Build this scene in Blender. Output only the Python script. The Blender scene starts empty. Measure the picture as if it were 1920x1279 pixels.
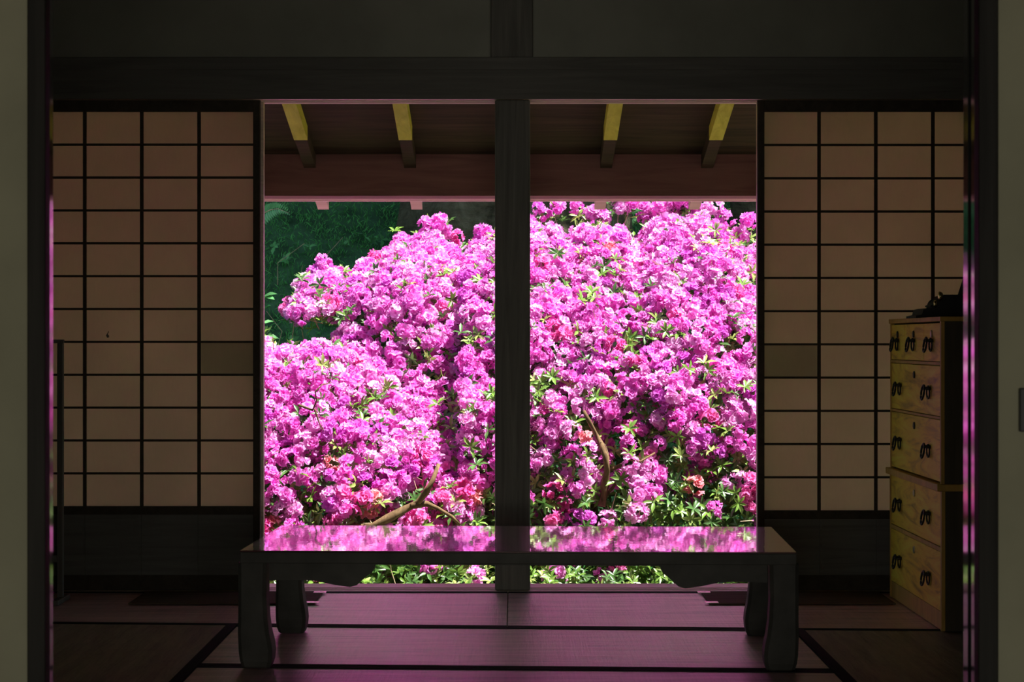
import bpy, bmesh, math, random
import numpy as np
from mathutils import Vector, Matrix, noise

random.seed(7)
rng = np.random.default_rng(11)
S = bpy.context.scene
C = bpy.context.collection
FP = 4000.0            # focal length in pixels of the 1920 wide frame
EYE = 0.913
PI = math.pi

# ------------------------------------------------------------------ camera
cd = bpy.data.cameras.new('camera')
cd.sensor_width = 36.0
cd.lens = 36.0 * FP / 1920.0
cd.clip_end = 200
cd.dof.use_dof = True
cd.dof.focus_distance = 8.6
cd.dof.aperture_fstop = 16.0
cam = bpy.data.objects.new('camera', cd)
cam.location = (0, 0, EYE)
cam.rotation_euler = (PI / 2, 0, 0)
C.objects.link(cam)
S.camera = cam

# ------------------------------------------------------------------ world, sun, light
w = bpy.data.worlds.new('world'); S.world = w; w.use_nodes = True
nt = w.node_tree
sky = nt.nodes.new('ShaderNodeTexSky'); sky.sky_type = 'NISHITA'
sky.sun_disc = False; sky.sun_elevation = math.radians(56); sky.sun_rotation = math.radians(120)
bg = nt.nodes['Background']; bg.inputs['Strength'].default_value = 0.20
nt.links.new(sky.outputs[0], bg.inputs[0])

sl = bpy.data.lights.new('sun', 'SUN'); sl.energy = 17.0; sl.angle = math.radians(0.6); sl.color = (1.0, 0.95, 0.88)
sun = bpy.data.objects.new('sun', sl); C.objects.link(sun)
sun_dir = Vector((0.46, -0.09, 1.05)).normalized()      # towards the sun
sun.rotation_euler = sun_dir.to_track_quat('Z', 'Y').to_euler()

# added fill light behind the viewer, brightening the dark rooms
al = bpy.data.lights.new('rear_fill_light', 'AREA'); al.shape = 'RECTANGLE'; al.size = 3.2; al.size_y = 0.95
al.energy = 76.0; al.color = (1.0, 0.96, 0.83)
alo = bpy.data.objects.new('rear_fill_light', al); C.objects.link(alo)
alo.location = (0.0, -3.45, 0.72); alo.rotation_euler = (PI / 2, 0, 0)

S.view_settings.view_transform = 'Standard'; S.view_settings.look = 'None'
S.view_settings.gamma = 1.0; S.view_settings.use_curve_mapping = False
S.view_settings.exposure = 0.0
cy = S.cycles
cy.max_bounces = 8; cy.diffuse_bounces = 4; cy.glossy_bounces = 4; cy.transmission_bounces = 4; cy.transparent_max_bounces = 4
cy.sample_clamp_indirect = 6.0
cy.caustics_reflective = False; cy.caustics_refractive = False
cy.use_denoising = True

# ------------------------------------------------------------------ helpers
def P(px, py, d):
    return Vector(((px - 960) / FP * d, d, EYE - (py - 640) / FP * d))
def XD(px, d): return (px - 960) / FP * d
def ZD(py, d): return EYE - (py - 640) / FP * d

def tag(o, label=None, cat=None, group=None, kind=None):
    if label: o['label'] = label
    if cat: o['category'] = cat
    if group: o['group'] = group
    if kind: o['kind'] = kind
    return o
def empty(name, loc=(0, 0, 0), rz=0.0, kind=None):
    o = bpy.data.objects.new(name, None); C.objects.link(o)
    o.location = loc; o.rotation_euler = (0, 0, rz); o.empty_display_size = 0.1
    if kind: o['kind'] = kind
    return o
def obj(name, bm, mat, parent=None, smooth=False, kind=None):
    me = bpy.data.meshes.new(name)
    bmesh.ops.recalc_face_normals(bm, faces=bm.faces[:])
    bm.to_mesh(me); bm.free()
    if smooth:
        for p in me.polygons: p.use_smooth = True
    me.materials.append(mat)
    o = bpy.data.objects.new(name, me); C.objects.link(o)
    if parent is not None: o.parent = parent
    if kind: o['kind'] = kind
    return o
def npobj(name, V, F, mat, parent=None, col=None, kind=None, smooth=False):
    """V (n,3), F (m,k) all faces with k corners"""
    me = bpy.data.meshes.new(name)
    n, (m, k) = len(V), F.shape
    me.vertices.add(n); me.vertices.foreach_set('co', np.ascontiguousarray(V, np.float32).ravel())
    me.loops.add(m * k); me.loops.foreach_set('vertex_index', np.ascontiguousarray(F, np.int32).ravel())
    me.polygons.add(m); me.polygons.foreach_set('loop_start', np.arange(0, m * k, k, dtype=np.int32))
    me.update(calc_edges=True)
    if smooth: me.polygons.foreach_set('use_smooth', np.ones(m, bool))
    if col is not None:
        a = me.color_attributes.new('tint', 'FLOAT_COLOR', 'POINT')
        c4 = np.ones((n, 4), np.float32); c4[:, :3] = col
        a.data.foreach_set('color', c4.ravel())
    me.materials.append(mat)
    o = bpy.data.objects.new(name, me); C.objects.link(o)
    if parent is not None: o.parent = parent
    if kind: o['kind'] = kind
    return o
def box(bm, x0, x1, y0, y1, z0, z1, bev=0.0, seg=2):
    r = bmesh.ops.create_cube(bm, size=1.0)
    vs = r['verts']
    for v in vs:
        v.co = Vector((x0 + (v.co.x + .5) * (x1 - x0), y0 + (v.co.y + .5) * (y1 - y0), z0 + (v.co.z + .5) * (z1 - z0)))
    if bev > 0:
        es = list({e for v in vs for e in v.link_edges})
        bmesh.ops.bevel(bm, geom=es, offset=bev, segments=seg, affect='EDGES', profile=0.5)
def BX(name, dims, mat, parent=None, bev=0.0, kind=None, seg=2):
    bm = bmesh.new()
    for d in (dims if isinstance(dims[0], (tuple, list)) else [dims]):
        box(bm, *d, bev=bev, seg=seg)
    return obj(name, bm, mat, parent, kind=kind)
def prism(bm, pts, axis, a, b):
    """polygon pts (u,v) extruded along axis from a to b"""
    def mk(u, v, t):
        return Vector((u, t, v)) if axis == 'y' else (Vector((t, u, v)) if axis == 'x' else Vector((u, v, t)))
    A = [bm.verts.new(mk(u, v, a)) for u, v in pts]; B = [bm.verts.new(mk(u, v, b)) for u, v in pts]
    bm.faces.new(A); bm.faces.new(B[::-1])
    n = len(pts)
    for i in range(n):
        bm.faces.new((A[i], A[(i + 1) % n], B[(i + 1) % n], B[i]))
def tube(bm, pts, radii, n=8, cap=True):
    pts = [Vector(p) for p in pts]; rings = []
    up = Vector((0.13, 0.31, 0.94)).normalized()
    for i, p in enumerate(pts):
        t = (pts[min(i + 1, len(pts) - 1)] - pts[max(i - 1, 0)]).normalized()
        u = t.cross(up)
        if u.length < 1e-3: u = t.cross(Vector((1, 0, 0)))
        u.normalize(); v = t.cross(u).normalized()
        r = radii[i] if isinstance(radii, (list, tuple)) else radii
        rings.append([bm.verts.new(p + (u * math.cos(2 * PI * k / n) + v * math.sin(2 * PI * k / n)) * r) for k in range(n)])
    for a, b in zip(rings[:-1], rings[1:]):
        for k in range(n): bm.faces.new((a[k], a[(k + 1) % n], b[(k + 1) % n], b[k]))
    if cap: bm.faces.new(rings[0][::-1]); bm.faces.new(rings[-1])
def lathe(bm, prof, cx=0, cy=0, n=20, z0=0, axis='z'):
    rings = []
    for r, h in prof:
        ring = []
        for k in range(n):
            a = 2 * PI * k / n
            if axis == 'z': ring.append(bm.verts.new((cx + r * math.cos(a), cy + r * math.sin(a), z0 + h)))
            else: ring.append(bm.verts.new((cx + h, cy + r * math.cos(a), z0 + r * math.sin(a))))
        rings.append(ring)
    for a, b in zip(rings[:-1], rings[1:]):
        for k in range(n): bm.faces.new((a[k], a[(k + 1) % n], b[(k + 1) % n], b[k]))
    bm.faces.new(rings[0][::-1]); bm.faces.new(rings[-1])

# ------------------------------------------------------------------ materials
def new_mat(name):
    m = bpy.data.materials.new(name); m.use_nodes = True
    return m, m.node_tree, m.node_tree.nodes['Principled BSDF']
def coords(nt, scale, rot=(0, 0, 0)):
    tc = nt.nodes.new('ShaderNodeTexCoord'); mp = nt.nodes.new('ShaderNodeMapping')
    mp.inputs['Scale'].default_value = scale; mp.inputs['Rotation'].default_value = rot
    nt.links.new(tc.outputs['Object'], mp.inputs[0]); return mp.outputs[0]
def noise_n(nt, vec, scale=5, detail=4, rough=.55, dist=0):
    n = nt.nodes.new('ShaderNodeTexNoise'); n.inputs['Scale'].default_value = scale
    n.inputs['Detail'].default_value = detail; n.inputs['Roughness'].default_value = rough
    n.inputs['Distortion'].default_value = dist
    nt.links.new(vec, n.inputs['Vector']); return n.outputs['Fac']
def ramp(nt, fac, stops):
    r = nt.nodes.new('ShaderNodeValToRGB'); e = r.color_ramp.elements
    while len(e) < len(stops): e.new(0.5)
    for k, (p, c) in enumerate(stops):
        e[k].position = p; e[k].color = (*c, 1)
    nt.links.new(fac, r.inputs[0]); return r.outputs[0]
def bump(nt, b, h, strength=.3, dist=.01):
    n = nt.nodes.new('ShaderNodeBump'); n.inputs['Strength'].default_value = strength; n.inputs['Distance'].default_value = dist
    nt.links.new(h, n.inputs['Height']); nt.links.new(n.outputs[0], b.inputs['Normal']); return n
def mathn(nt, op, a, b):
    n = nt.nodes.new('ShaderNodeMath'); n.operation = op
    for i, x in enumerate((a, b)):
        if isinstance(x, (int, float)): n.inputs[i].default_value = x
        else: nt.links.new(x, n.inputs[i])
    return n.outputs[0]
def wood(name, c0, c1, scale=(2, 2, 30), rough=.55, bs=.25, spec=.3, dist=1.0, c2=None):
    m, nt, b = new_mat(name)
    v = coords(nt, scale)
    f = noise_n(nt, v, 2.2, 6, .6, dist)
    stops = [(.3, c0), (.7, c1)] if c2 is None else [(.28, c0), (.5, c1), (.72, c2)]
    nt.links.new(ramp(nt, f, stops), b.inputs['Base Color'])
    b.inputs['Roughness'].default_value = rough; b.inputs['Specular IOR Level'].default_value = spec
    bump(nt, b, f, bs, .004); return m

M = {}
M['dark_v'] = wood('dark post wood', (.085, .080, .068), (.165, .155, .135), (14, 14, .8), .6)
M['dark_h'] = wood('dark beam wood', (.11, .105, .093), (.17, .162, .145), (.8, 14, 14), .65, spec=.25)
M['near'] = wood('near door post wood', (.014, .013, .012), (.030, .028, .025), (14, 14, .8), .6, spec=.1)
M['bar'] = wood('lattice wood', (.045, .036, .026), (.075, .058, .042), (10, 10, 10), .7, spec=.15)
M['sill'] = wood('threshold wood', (.50, .38, .28), (.74, .60, .46), (.9, 30, 30), .38, spec=.6)
M['rail'] = wood('pale track wood', (.62, .44, .30), (.85, .66, .48), (.9, 30, 30), .5, spec=.4)  # paler wood for the tracks and rafter ends
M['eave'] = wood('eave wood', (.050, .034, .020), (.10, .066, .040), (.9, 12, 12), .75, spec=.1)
M['eaveb'] = wood('eave beam wood', (.23, .110, .095), (.38, .19, .16), (.8, 9, 9), .7, spec=.15)
M['palewood'] = wood('pale rafter wood', (.62, .55, .04), (.86, .78, .10), (12, 1.5, 12), .65, spec=.2)
M['chest'] = wood('chest wood', (.42, .22, .018), (.95, .64, .055), (6, 1.1, 7), .5, .25, .3, 1.6, (1.0, .84, .10))
M['chestf'] = wood('chest frame wood', (.48, .28, .055), (.72, .44, .10), (6, 6, 1.2), .5)
M['chestd'] = wood('chest side wood', (.060, .045, .028), (.10, .075, .045), (8, 8, 1.2), .6)
M['board'] = wood('floor board wood', (.10, .070, .050), (.17, .12, .085), (1, 20, 10), .8, spec=.03)

def plain(name, col, rough=.5, metal=0.0, spec=.5, nz=0.0, nscale=8, bs=0):
    m, nt, b = new_mat(name)
    b.inputs['Roughness'].default_value = rough; b.inputs['Metallic'].default_value = metal
    b.inputs['Specular IOR Level'].default_value = spec
    f = noise_n(nt, coords(nt, (1, 1, 1)), nscale, 5)
    lo = tuple(c * (1 - nz) for c in col); hi = tuple(c * (1 + nz) for c in col)
    nt.links.new(ramp(nt, f, [(.3, lo), (.7, hi)]), b.inputs['Base Color'])
    if bs: bump(nt, b, f, bs, .005)
    return m
M['plaster'] = plain('earth plaster', (.27, .26, .185), .9, 0, .1, .10, 5, .15)
M['plaster2'] = plain('upper wall plaster', (.30, .30, .25), .9, 0, .1, .10, 4, .1)
M['ceiling'] = plain('ceiling board', (.12, .09, .06), .8, 0, .2, .1)
M['iron'] = plain('black iron', (.035, .033, .03), .45, .6, .5, .2)
M['steel'] = plain('lock plate metal', (.62, .58, .46), .3, .9, .5, .1)
M['heri'] = plain('black cloth border', (.014, .013, .014), .9, 0, .1, .3, 60)
M['dkcloth'] = plain('dark cloth', (.035, .034, .040), .9, 0, .1, .3, 20, .4)
M['blackpaint'] = plain('black enamel', (.028, .028, .026), .65, 0, .25, .2)
M['brass'] = plain('brass', (.75, .60, .30), .25, 1.0, .5, .1)
M['tag'] = plain('pale tag', (.92, .88, .86), .25, .6, .8, .03)
M['plate'] = plain('dark wall plate', (.03, .03, .03), .5, 0, .4, .1)
M['stone'] = plain('foundation stone', (.16, .15, .13), .9, 0, .2, .3, 6, .4)

# lacquer frames (sliding doors of the near opening) and table top
def lacquer(name, col, rough, ior, bstr, grid, wts=(1, 1, 1), dist=.001, sheen=False):
    m, nt, b = new_mat(name)
    b.inputs['Base Color'].default_value = (*col, 1)
    b.inputs['Roughness'].default_value = rough; b.inputs['IOR'].default_value = ior
    f1 = noise_n(nt, coords(nt, grid[0]), 1.0, 2, .5)
    f2 = noise_n(nt, coords(nt, grid[1]), 1.0, 2, .5)
    f3 = noise_n(nt, coords(nt, grid[2]), 1.0, 1, .5)
    f1, f2, f3 = [mathn(nt, 'MULTIPLY', f, w_) for f, w_ in zip((f1, f2, f3), wts)]
    h = mathn(nt, 'ADD', mathn(nt, 'ADD', f1, f2), f3)
    bn = bump(nt, b, h, bstr, dist)
    if sheen:
        b.inputs['Roughness'].default_value = .28; b.inputs['IOR'].default_value = 1.5
        b.inputs['Coat Weight'].default_value = 1; b.inputs['Coat Roughness'].default_value = rough; b.inputs['Coat IOR'].default_value = ior
        nt.links.new(bn.outputs[0], b.inputs['Coat Normal'])
    return m
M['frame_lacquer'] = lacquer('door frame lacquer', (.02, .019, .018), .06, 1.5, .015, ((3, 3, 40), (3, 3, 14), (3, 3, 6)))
M['table_top'] = lacquer('table top lacquer', (.10, .030, .030), .012, 1.75, 1.0, ((24, 9, 1), (100, 16, 1), (9, 60, 1)), (.8, .45, .22), .00015, True)
M['table'] = plain('table lacquer wood', (.075, .072, .064), .6, 0, .2, .3, 10, .1)

# paper
def paper(name, col, tr=.6):
    m = bpy.data.materials.new(name); m.use_nodes = True; nt = m.node_tree
    nt.nodes.remove(nt.nodes['Principled BSDF']); out = nt.nodes['Material Output']
    f = noise_n(nt, coords(nt, (1, 1, 1)), 3.0, 4, .6)
    f2 = noise_n(nt, coords(nt, (60, 60, 12)), 2.0, 3, .6)
    ff = mathn(nt, 'ADD', mathn(nt, 'MULTIPLY', f, .8), mathn(nt, 'MULTIPLY', f2, .2))
    c = ramp(nt, ff, [(.3, tuple(x * .85 for x in col)), (.7, col)])
    d = nt.nodes.new('ShaderNodeBsdfDiffuse'); t = nt.nodes.new('ShaderNodeBsdfTranslucent'); mx = nt.nodes.new('ShaderNodeMixShader')
    mx.inputs[0].default_value = tr
    nt.links.new(c, d.inputs[0]); nt.links.new(c, t.inputs[0])
    nt.links.new(d.outputs[0], mx.inputs[1]); nt.links.new(t.outputs[0], mx.inputs[2]); nt.links.new(mx.outputs[0], out.inputs[0])
    return m
M['paper'] = paper('screen paper', (.71, .62, .46), .66)
M['paper2'] = paper('repair paper', (.90, .89, .86), .80)

# tatami: fine rush weave, ribs along the short side, horizontal streaks
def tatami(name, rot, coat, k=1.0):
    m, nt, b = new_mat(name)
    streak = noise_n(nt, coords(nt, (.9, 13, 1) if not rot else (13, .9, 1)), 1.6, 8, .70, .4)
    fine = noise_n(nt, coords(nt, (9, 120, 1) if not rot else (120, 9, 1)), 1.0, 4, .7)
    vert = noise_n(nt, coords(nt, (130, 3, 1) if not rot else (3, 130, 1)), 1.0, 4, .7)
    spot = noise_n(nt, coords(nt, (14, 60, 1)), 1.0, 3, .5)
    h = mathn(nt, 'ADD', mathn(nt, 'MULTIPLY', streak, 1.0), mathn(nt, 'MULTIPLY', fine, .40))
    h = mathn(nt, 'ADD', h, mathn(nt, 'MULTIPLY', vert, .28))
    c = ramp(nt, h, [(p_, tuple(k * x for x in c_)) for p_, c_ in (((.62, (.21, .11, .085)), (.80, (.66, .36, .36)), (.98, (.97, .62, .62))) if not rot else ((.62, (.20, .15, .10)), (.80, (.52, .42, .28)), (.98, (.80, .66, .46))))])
    dk = ramp(nt, spot, [(.0, (1, 1, 1)), (.69, (1, 1, 1)), (.76, (.35, .32, .3))])
    mx = nt.nodes.new('ShaderNodeMixRGB'); mx.blend_type = 'MULTIPLY'; mx.inputs[0].default_value = 1
    nt.links.new(c, mx.inputs[1]); nt.links.new(dk, mx.inputs[2])
    nt.links.new(mx.outputs[0], b.inputs['Base Color'])
    b.inputs['Roughness'].default_value = .45; b.inputs['Specular IOR Level'].default_value = .8
    b.inputs['Coat Weight'].default_value = coat; b.inputs['Coat Roughness'].default_value = .32
    bn = bump(nt, b, h, .55, .006); nt.links.new(bn.outputs[0], b.inputs['Coat Normal']); return m
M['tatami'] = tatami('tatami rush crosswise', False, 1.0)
M['tatami_l'] = tatami('tatami rush lengthwise', True, .0, .42)  # same rush; dimming at grazing view put into a darker colour

def tint_mat(name, base=(1, 1, 1), tr=.35, spec=.0, trmul=1.0):
    m = bpy.data.materials.new(name); m.use_nodes = True; nt = m.node_tree
    nt.nodes.remove(nt.nodes['Principled BSDF']); out = nt.nodes['Material Output']
    a = nt.nodes.new('ShaderNodeAttribute'); a.attribute_name = 'tint'
    d = nt.nodes.new('ShaderNodeBsdfDiffuse'); t = nt.nodes.new('ShaderNodeBsdfTranslucent'); mx = nt.nodes.new('ShaderNodeMixShader')
    mx.inputs[0].default_value = tr
    nt.links.new(a.outputs['Color'], d.inputs[0]); nt.links.new(a.outputs['Color'], t.inputs[0])
    nt.links.new(d.outputs[0], mx.inputs[1]); nt.links.new(t.outputs[0], mx.inputs[2])
    last = mx.outputs[0]
    if spec:
        g = nt.nodes.new('ShaderNodeBsdfGlossy'); g.inputs['Roughness'].default_value = .35
        m2 = nt.nodes.new('ShaderNodeMixShader'); m2.inputs[0].default_value = spec
        nt.links.new(last, m2.inputs[1]); nt.links.new(g.outputs[0], m2.inputs[2]); last = m2.outputs[0]
    nt.links.new(last, out.inputs[0]); return m
M['petal'] = tint_mat('azalea petal', tr=.46)
M['leaf'] = tint_mat('azalea leaf', tr=.30, spec=.05)
M['grass'] = tint_mat('bank grass', tr=.25)
M['twig'] = wood('twig bark', (.30, .22, .13), (.52, .42, .28), (10, 10, 10), .8, spec=.1)
M['bark'] = wood('azalea bark', (.085, .052, .028), (.21, .135, .070), (14, 14, 5), .85, .6, .1)

def bark_big():
    m, nt, b = new_mat('old trunk bark')
    v = coords(nt, (1.2, 1.2, 1.0))
    f = noise_n(nt, v, 3.0, 8, .68, 1.2)
    vo = nt.nodes.new('ShaderNodeTexVoronoi'); vo.feature = 'DISTANCE_TO_EDGE'; vo.inputs['Scale'].default_value = 5
    vm = nt.nodes.new('ShaderNodeVectorMath'); vm.operation = 'ADD'
    nz = nt.nodes.new('ShaderNodeTexNoise'); nz.inputs['Scale'].default_value = 3; nt.links.new(v, nz.inputs['Vector'])
    nt.links.new(v, vm.inputs[0]); nt.links.new(nz.outputs['Color'], vm.inputs[1]); nt.links.new(vm.outputs[0], vo.inputs['Vector'])
    h = mathn(nt, 'ADD', f, mathn(nt, 'MULTIPLY', noise_n(nt, coords(nt, (3, 3, 9)), 2.0, 6, .7, 2.0), .35))
    nt.links.new(ramp(nt, h, [(.48, (.035, .030, .018)), (.68, (.12, .102, .064)), (.9, (.22, .19, .13))]), b.inputs['Base Color'])
    b.inputs['Roughness'].default_value = .9; b.inputs['Specular IOR Level'].default_value = .1
    bump(nt, b, h, 1.0, .09); return m
M['oldbark'] = bark_big()
M['bounce_gravel'] = plain('pale bounce surface', (.62, .56, .44), .95, 0, .05, .25, 60, .5)
M['soil'] = plain('garden soil and moss', (.10, .12, .055), .95, 0, .05, .5, 6, .5)
M['bank'] = plain('mossy bank earth', (.055, .13, .055), .95, 0, .05, .5, 5, .6)

# ================================================================== ROOM
DY = 7.80            # near face of the garden side wall
KZ = 1.795           # underside of the lintel
HX = 1.82            # half width of the room
# floors
BX('floor', (-HX - .15, HX + .15, -3.6, 8.03, -.16, -.055), M['board'], kind='structure')
# side walls, rear wall, ceiling
BX('wall_left', (-HX - .12, -HX, -3.6, DY + .12, -.06, 2.62), M['plaster2'], kind='structure')
BX('wall_right', (HX, HX + .12, -3.6, DY + .12, -.06, 2.62), M['plaster2'], kind='structure')
BX('ceiling', (-HX - .12, HX + .12, -3.6, DY + .12, 2.60, 2.68), M['ceiling'], kind='structure')
BX('wall_back', [(-HX, HX, -3.6, -3.5, -.06, .22), (-HX, HX, -3.6, -3.5, 1.22, 2.6), (-HX, -1.65, -3.6, -3.5, .22, 1.22), (1.65, HX, -3.6, -3.5, .22, 1.22)], M['plaster'], kind='structure')  # rear opening sized to the added fill light
# garden side: upper plaster, rail, lintel, short post
zt = ZD(107, DY)
BX('wall_front', (-HX, HX, DY + .03, DY + .10, 1.86, 2.60), M['plaster2'], kind='structure')
BX('trim_1', (-HX, HX, DY - .03, DY + .12, 1.90, ZD(107, DY - .03)), M['dark_h'], bev=.004, kind='structure')   # long head rail
x0, x1 = XD(920, DY - .02), XD(999, DY - .02)
BX('trim_2', (x0, x1, DY - .02, DY + .12, ZD(107, DY - .03), 2.60), M['dark_v'], bev=.004, kind='structure')     # short post above
bm = bmesh.new()                                                                                # lintel with two grooves
y0, y1 = DY - .015, DY + .135
prof = [(y0, 1.90), (y0, KZ), (y0 + .028, KZ), (y0 + .028, KZ + .012), (y0 + .058, KZ + .012), (y0 + .058, KZ), (y0 + .074, KZ),
        (y0 + .074, KZ + .012), (y0 + .104, KZ + .012), (y0 + .104, KZ), (y1, KZ), (y1, 1.90)]
prism(bm, prof, 'x', -HX, HX)
obj('trim_3', bm, M['sill'], kind='structure')
BX('trim_4', (-HX, HX, y0 - .012, y0, KZ, 1.902), M['dark_h'], kind='structure')                  # dark face of the lintel
# threshold with grooves
ys = 7.785
bm = bmesh.new()
prof = [(ys, -.06), (ys, .0), (ys + .03, .0), (ys + .03, -.008), (ys + .055, -.008), (ys + .055, .0), (ys + .085, .0), (ys + .085, -.008),
        (ys + .11, -.008), (ys + .11, 0), (8.03, 0), (8.03, -.06)]
prism(bm, prof, 'x', -HX, HX)
obj('trim_5', bm, M['sill'], kind='structure')
# central post
bm = bmesh.new(); box(bm, XD(928, DY), XD(994, DY), DY - .005, DY + .12, 0.0005, KZ, bev=.006)
obj('trim_6', bm, M['dark_v'], kind='structure')
# garden side jambs behind the paper doors
BX('trim_7', (XD(487, DY + .07), XD(494.5, DY + .07), DY + .06, DY + .10, 0.0005, KZ), M['sill'], kind='structure')
BX('trim_8', (XD(1419.5, DY + .07), XD(1426, DY + .07), DY + .06, DY + .10, 0.0005, KZ), M['sill'], kind='structure')

# paper sliding doors ------------------------------------------------
def shoji(name, xa, xb, vbars, ztop, zbot, nrow, dark_cell, tear):
    yf, yb = DY + .012, DY + .042
    r = empty(name, ((xa + xb) / 2, (yf + yb) / 2, 0), kind='structure')
    off = Vector(((xa + xb) / 2, (yf + yb) / 2, 0))
    def B(nm, dims, mat, bev=0):
        o = BX(nm, dims, mat, r, bev); o.location = -off; return o
    ga, gb = vbars[0], vbars[-1]
    zp0 = .055
    B('stile', (xa, ga, yf, yb, .0008, KZ + .008), M['bar'], .002)
    B('stile', (gb, xb, yf, yb, .0008, KZ + .008), M['bar'], .002)
    B('top_rail', (ga, gb, yf, yb, ztop, KZ + .008), M['bar'])
    B('middle_rail', (ga, gb, yf, yb, zbot - .03, zbot), M['bar'])
    B('bottom_rail', (ga, gb, yf, yb, .0008, zp0), M['bar'])
    B('lower_panel', [(ga, gb, yf + .008, yf + .016, zp0, zbot - .03)] +
      [(ga + (gb - ga) * k / 4 - .004, ga + (gb - ga) * k / 4 + .004, yf + .003, yf + .008, zp0, zbot - .03) for k in (1, 2, 3)], M['dark_h'])
    bars = []
    for x in vbars[1:-1]: bars.append((x - .0055, x + .0055, yf + .004, yf + .020, zbot, ztop))
    for k in range(1, nrow):
        z = ztop + (zbot - ztop) * k / nrow
        bars.append((ga, gb, yf + .006, yf + .018, z - .0040, z + .0040))
    B('lattice', bars, M['bar'])
    B('paper', (ga, gb, yf + .0205, yf + .0209, zbot, ztop), M['paper'])
    (c0, c1, k) = dark_cell
    z1_, z0_ = ztop + (zbot - ztop) * k / nrow, ztop + (zbot - ztop) * (k + 1) / nrow
    o = B('repair_patch', (c0, c1, yf + .0212, yf + .0216, z0_ + .003, z1_ - .003), M['paper2']); o['label'] = 'greyer paper patch filling one cell'
    if tear:
        bm = bmesh.new()
        pts = [(.0, -.006), (.007, -.004), (.006, .004), (.002, .007), (.006, .016), (.004, .020), (.0, .010), (-.005, .003)]
        prism(bm, [(tear[0] + u, tear[1] + v) for u, v in pts], 'y', yf + .0188, yf + .0198)
        o = obj('paper_tear', bm, M['dark_v'], r); o.location = -off; o['label'] = 'small dark tear in the paper'
    return r
dS = DY + .02
p = [XD(x, dS) for x in (51.5, 158.5, 265.5, 373, 475)]
shoji('door_1', p[0] - .03, XD(488, dS), p, ZD(210, dS), ZD(950, dS), 12, (p[3] + .006, p[4], 7), (XD(200, dS), ZD(631, dS)))
p = [XD(x, dS) for x in (1433, 1536, 1642.5, 1749.5, 1857)]
shoji('door_2', XD(1420.5, dS), p[4] + .025, p, ZD(210, dS), ZD(958, dS), 12, (p[0], p[1] - .006, 7), None)

# near opening: plaster walls, posts, lacquered sliding doors ------------
DN = 3.13
xl, xr = XD(55, DN), XD(1868, DN)
BX('wall_near_left', (-HX, xl, DN, DN + .10, -.05, 2.6), M['plaster'], kind='structure')
BX('wall_near_right', (xr, HX, DN, DN + .10, -.05, 2.6), M['plaster'], kind='structure')
BX('wall_near_top', (xl, xr, DN, DN + .10, 1.86, 2.6), M['plaster'], kind='structure')
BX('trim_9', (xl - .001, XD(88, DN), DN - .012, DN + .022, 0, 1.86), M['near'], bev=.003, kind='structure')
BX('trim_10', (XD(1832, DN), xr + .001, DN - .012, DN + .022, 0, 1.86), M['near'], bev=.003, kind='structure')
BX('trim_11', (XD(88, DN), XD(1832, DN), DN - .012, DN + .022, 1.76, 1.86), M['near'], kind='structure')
def fusuma(name, xi, side, ya, yb):
    r = empty(name, (xi, ya, 0), kind='structure')
    s = side                                             # +1: panel runs to the right of xi
    xe = xi + s * .9; xs = xi + s * .028
    xf = (HX - .006) * s
    xe = min(xe, xf) if s > 0 else max(xe, xf)
    def B(nm, a, b, y0_, y1_, z0_, z1_, mat, bev=0):
        o = BX(nm, (min(a, b), max(a, b), y0_, y1_, z0_, z1_), mat, r, bev); o.location = (-xi, -ya, 0); return o
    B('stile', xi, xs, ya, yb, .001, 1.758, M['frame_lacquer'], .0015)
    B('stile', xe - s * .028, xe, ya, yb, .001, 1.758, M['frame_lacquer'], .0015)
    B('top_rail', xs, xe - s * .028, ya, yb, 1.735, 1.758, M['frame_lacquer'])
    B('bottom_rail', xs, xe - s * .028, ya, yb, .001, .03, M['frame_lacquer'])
    B('panel', xs, xe - s * .028, ya + .006, yb - .006, .03, 1.735, M['plaster2'])
F0 = DN + .10
a1 = 860 / FP * (F0 + .041)
fusuma('door_3', -a1, -1, F0 + .003, F0 + .041)
fusuma('door_4', 860.5 / FP * (F0 + .038), 1, F0 + .003, F0 + .038)
fusuma('door_5', 846 / FP * (F0 + .084), 1, F0 + .050, F0 + .084)
BX('trim_12', (-HX, HX, DN, DN + .20, -.05, .0005), M['dark_h'], kind='structure')   # near threshold

t = tag(empty('wall_plate', (XD(1924, DN), DN - .0065, ZD(769, DN))), 'small dark wall plate on the right foreground plaster wall', 'wall plate')
BX('plate', (-.0115, .030, -.006, .006, -.032, .032), M['plate'], t, .002)
BX('switch', (.004, .018, -.009, -.006, -.012, .012), M['blackpaint'], t, .001)

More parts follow.
